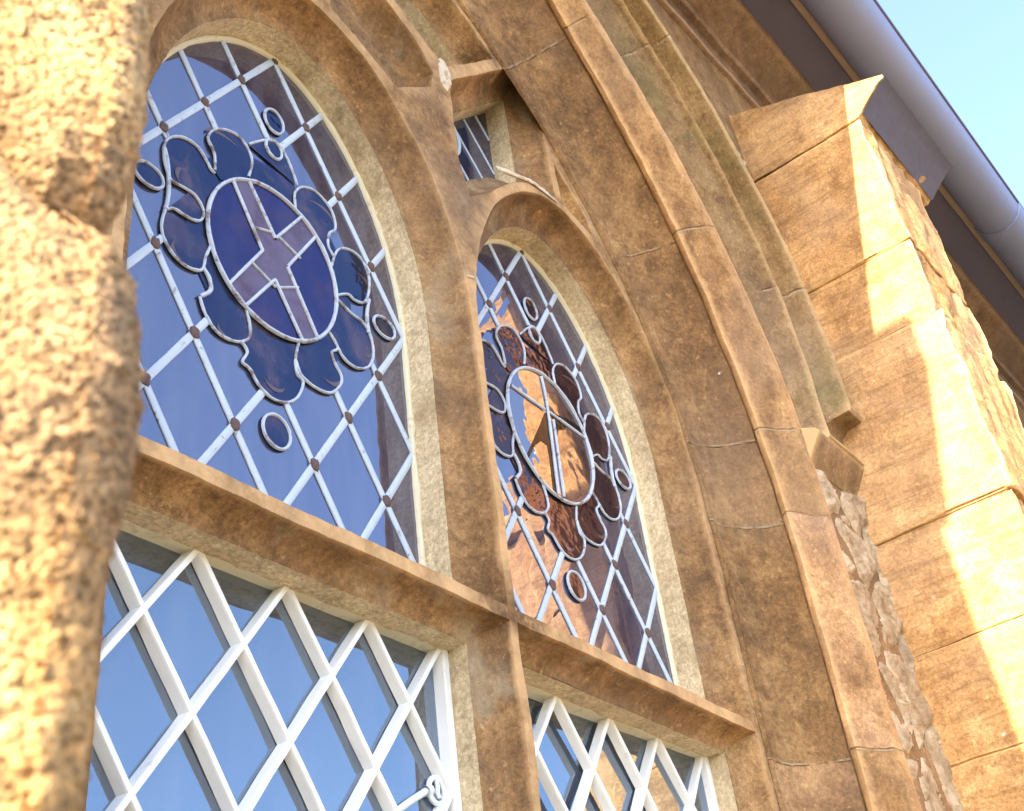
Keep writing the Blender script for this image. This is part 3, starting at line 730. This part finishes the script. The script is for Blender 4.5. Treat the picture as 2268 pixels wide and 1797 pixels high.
        for P in ([(0.2483, 0.0337), (0.2232, -0.0097), (0.1733, -0.0907), (0.1817, -0.09), (0.2023, -0.0563), (0.2234, -0.0368), (0.2403, -0.0387), (0.2411, -0.062), (0.2362, -0.1373), (0.2451, -0.1417), (0.2491, -0.0583), (0.2599, 0.0395)], [(0.2607, 0.0433), (0.315, 0.0553), (0.3686, 0.0558), (0.3646, 0.0399), (0.3435, 0.0437), (0.3136, 0.0357), (0.2846, 0.0154), (0.2695, -0.0052), (0.2706, 0.0266)]): fill([tuple(p) for p in P], -.0004, 'chevron', M['chev'], root, dx)
        b = MB()
        for P in ([(.8743, .1157), (.8776, .0455), (.8682, -.1330)], [(.8905, .0292), (.8841, -.1320)], [(.7765, .0457), (.8676, .0405)], [(.8798, .042), (.9844, .035)]):
            Q = crom([(x-.6194, z) for x, z in P], 8); tube(b, [(x+dx, z) for x, z in Q], .0052, .0035, -.0006)
        b.build('shield_came', M['lead_ring'], root, smooth=True)
    # painted putty line against the stone
    b = MB(); tube(b, [(x, z) for x, z in offs(gp, -.003)], .009, .007, .004, True); b.build('putty_line', M['putty'], root, smooth=True)
    return root
upper_light(0, 'diamond leaded light whose blue medallion holds a mauve diagonal cross', False)
upper_light(W, 'narrower looking leaded light right of the mullion, medallion divided like a shield', True)
# ---- lower casements
def lower_light(dx, label, ya=-.008, yb=-.008):
    root = thing('diamond_casement', (CX+dx, 0, -1.75), label, 'lattice window', 'white lattice casements below the transom')
    c = MB(); x0, x1 = CX+dx-HW, CX+dx+HW
    c.add([(x0, ya, -1.76), (x1, yb, -1.76), (x1, yb, -.515), (x0, ya, -.515)], [(0, 1, 2, 3)]); c.build('glass', M['glass_low'], root, fix=False)
    def bar(b, p, q, wd, y0, y1):
        d = (Vector(q)-Vector(p)).normalized(); n = Vector((-d.y, d.x))*wd/2; k = max(1, int(math.dist(p, q)/.03))
        rows = []
        for i in range(k+1):
            c = Vector(p)+(Vector(q)-Vector(p))*i/k
            rows.append([(c.x+n.x*s_, y, c.y+n.y*s_) for s_, y in ((-1.18, y1), (-.80, y0+.0022), (-.62, y0), (.62, y0), (.80, y0+.0022), (1.18, y1))])
        b.grid(rows)
    ga, gb = .12734, .09258
    b = MB()
    for k in range(-14, 16):
        for sg in (1, -1):
            p0 = (.13+ga*k, -.522); L_ = 12.9; run = []
            s_ = 0
            pts = []
            while s_ < L_:
                x = p0[0]+sg*ga/2*s_; z = p0[1]-gb*s_
                if -.002+.006 < x < .522-.006 and z > -1.745: pts.append((x, z))
                s_ += .05
            if len(pts) > 3: bar(b, (pts[0][0]+dx, pts[0][1]), (pts[-1][0]+dx, pts[-1][1]), .0096, -.0225 if sg > 0 else -.0231, -.009)
    b.build('glazing_bars', M['white'], root, rough=.0013)
    b = MB()
    bar(b, (x0+.006, -1.75), (x0+.006, -.52), .014, -.026, .0); bar(b, (x1-.005, -1.75), (x1-.005, -.52), .013, -.026, .0); bar(b, (x0, -1.745), (x1, -1.745), .016, -.026, .0)
    b.build('frame', M['white'], root, rough=.0006)
    b = MB(); bar(b, (x0, -.5235), (x1, -.5235), .009, -.0255, .0); b.build('top_rail', M['putty'], root, rough=.0008)
    return root
LW = lower_light(0, 'white diamond lattice casement left of the mullion with a curled window stay')
lower_light(W, 'white diamond lattice casement right of the mullion reflecting orange stone', .005, -.0140)
# casement stay hanging inside the left casement
def round_tube(b, pts, r):
    n = len(pts); rows = []
    for i in range(n):
        p = Vector(pts[i]); a = Vector(pts[max(0, i-1)]); q = Vector(pts[min(n-1, i+1)]); d = (q-a).normalized()
        u = d.cross(Vector((0, 1, 0)));  u = u.normalized() if u.length > .1 else d.cross(Vector((1, 0, 0))).normalized()
        v_ = d.cross(u)
        rows.append([tuple(p+(u*math.cos(t)+v_*math.sin(t))*r) for t in [2*math.pi*k/10 for k in range(10)]])
    b.grid(rows, close=True)
ST = MB()
pts = [(.385, -.0125, -.772), (.429, -.013, -.741), (.447, -.013, -.729), (.474, -.013, -.7125)]
round_tube(ST, pts, .0042)
round_tube(ST, [(.474, -.013, -.7125), (.479, -.013, -.7105), (.482, -.013, -.709)], .0068)
round_tube(ST, [(.4925+.0135*math.cos(a), -.0135, -.7085+.0155*math.sin(a)) for a in [2*math.pi*i/24 for i in range(25)]], .0034)
round_tube(ST, [(.4925, -.0135, -.694), (.495, -.0135, -.704), (.4935, -.0135, -.711), (.497, -.0135, -.716)], .0030)
so_ = ST.build('window_stay', M['iron'], None, smooth=True)
tag(so_, 'pale curled window stay beside the glass at the foot of the left lattice casement', 'window stay')
# ---- tracery panel lights
def panel(poly, label, dx0):
    root = thing('tracery_light', (sum(p[0] for p in poly)/len(poly), 0, min(p[1] for p in poly)), label, 'tracery window')
    fill(offs(poly, .01), .004, 'glass', M['glass'], root, 0)
    b = MB()
    for k in range(-30, 40):
        run = []
        for i in range(400):
            x = .2+i*.003; z = .9-(x-.2)*1.25+k*.098
            ok = inside((x, z), poly)
            if ok: run.append((x, z))
            if not ok and run:
                if len(run) > 4: strip(b, run[0], run[-1], .005, .003, .0035)
                run = []
    b.build('lead_lines', M['lead'], root, smooth=True)
    return root, b
r1, _ = panel(P1, 'small slanting tracery light above the right hand arched light', 0)
b = MB(); tube(b, [(.690+.036*math.cos(a), .600+.050*math.sin(a)) for a in [2*math.pi*i/30 for i in range(30)]], .009, .005, .0025, True); b.build('lead_ring', M['lead'], r1, smooth=True)
r2, _ = panel(offs(P2a, -.036), 'upper tracery light under the apex of the main arch, mostly out of frame', 0)
# ------------------------------------------------------------------ near stone pier on the left
PR = thing('stone_pier', (-.56, -.72, -2.8), 'coarse sunlit stone pier close to the camera at the left edge', 'stone pier')
def pier(name, z0, z1, notch, nz):
    b = MB(); rows = []; C0 = Vector((-.4560, -.7375)); ang = math.radians(16)
    fd = Vector((-math.cos(ang), math.sin(ang))); sd = Vector((.10, 1)).normalized()
    prof = []; r = .016
    for s_ in [.30-.30*i/200 for i in range(201)]: prof.append((C0+fd*(s_+r), s_))
    c0 = C0+fd*r+sd*r*.9
    n1 = Vector((-math.sin(ang), -math.cos(ang))); n2 = Vector((sd.y, -sd.x))
    for i in range(1, 12): 
        n_ = (n1*(1-i/12)+n2*(i/12)).normalized(); prof.append((c0+n_*r, 0))
    for i in range(1, 24): prof.append((c0+n2*r+sd*.30*i/24, -.3*i/24))
    b3 = C0+fd*.32+Vector((0, .3))
    prof.append((b3, .5))
    def jo(s_): return min(.13, max(0, s_-.012)*1.15)+.006*noise.noise(Vector((s_*40, 3, 3)))
    for k in range(nz+1):
        row = []
        for P, s_ in prof:
            za = z0+(jo(s_) if name == 'upper_stone' else 0); zb_ = z1+(jo(s_) if name == 'lower_stone' else 0); z = za+(zb_-za)*k/nz
            nn = (P-(C0+fd*.15+Vector((.0, .15)))).normalized()
            nn = n1 if s_ > .0 else (n2 if s_ < 0 else (P-c0).normalized())
            q = Vector((P.x, P.y, z))
            d = .0012*noise.fractal(q*30, .7, 2.1, 3)+.0007*noise.fractal(q*260+Vector((5, 5, 5)), .7, 2, 3)+.0022*max(0, .42-noise.voronoi(q*340)[0][0])*1.9
            d += notch(z, s_)
            row.append((P.x+nn.x*d, P.y+nn.y*d, z))
        rows.append(row)
    b.grid(rows)
    for e in (0, -1):
        cen = sum((Vector(p) for p in rows[e]), Vector())/len(rows[e]); n0 = len(b.v); b.v.append(tuple(cen+Vector((0, 0, .004 if e else -.004))))
        base = n0-len(rows[e]) if e else n0-len(rows)*len(rows[0])
        for i in range(len(rows[e])-1): b.f.append((n0, base+i, base+i+1))
    return b
ZJ = -.968
def nt_up(z, s_):
    t = (z-ZJ-min(.13, max(0, s_-.012)*1.15))/.014
    return -.016*math.exp(-max(0, t)*1.5)*math.exp(-(max(0, s_)/.16))
def nt_lo(z, s_):
    t = (ZJ+min(.13, max(0, s_-.012)*1.15)-z)/.012
    return -.012*math.exp(-max(0, t)**1.1*1.6)+.006*math.exp(-((z-ZJ+.060)/.04)**2)
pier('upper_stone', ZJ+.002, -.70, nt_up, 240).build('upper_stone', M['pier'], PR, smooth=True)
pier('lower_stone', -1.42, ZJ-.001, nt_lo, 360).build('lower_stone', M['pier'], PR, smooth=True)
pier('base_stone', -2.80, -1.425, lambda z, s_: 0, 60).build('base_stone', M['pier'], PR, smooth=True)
# ------------------------------------------------------------------ added unseen wall, shaped to shade the window wall
WG = thing('added_shade_wall', (-1.7, -.5, -2.8), 'tall stone block added outside the frame to shade the window', 'added wall')
c = MB(); c.box(-1.95, -1.45, -.806, 3.0, -2.8, 6.0); c.build('added_wall_block', M['wall'], WG)
c = MB(); c.box(-1.95, -1.449, -.895, -.70, 2.395, 2.53); c.build('added_shade_step', M['ashlar'], WG)  # overhang added so the cast shadow steps on the buttress

PL = thing('added_reflected_pillar', (3.45, -1.68, -2.8), 'tall sunlit column added out of frame to give the right hand panes an orange reflection', 'added pillar')  # unseen, added to put more orange stone into the glass reflections
for i, (za, zb) in enumerate(((-2.8, -1.9), (-1.9, -1.2), (-1.2, -.55), (-.55, 0), (0, .55), (.55, 1.05), (1.05, 1.5))):
    block(3.2+.01*(i % 2), 3.7, -1.87+.012*(i % 2), -1.42, za+.004, zb-.004, i*3.1+50, step=.045).build('pillar_block', M['ashlar'], PL, smooth=True, rough=.006)
block(3.14, 3.76, -1.93, -1.36, 1.504, 1.60, 91, step=.04).build('coping', M['ashlar'], PL, smooth=True, rough=.008)
block(3.26, 3.64, -1.78, -1.50, 1.604, 1.84, 95, step=.04).build('cap_block', M['ashlar'], PL, smooth=True, rough=.012)
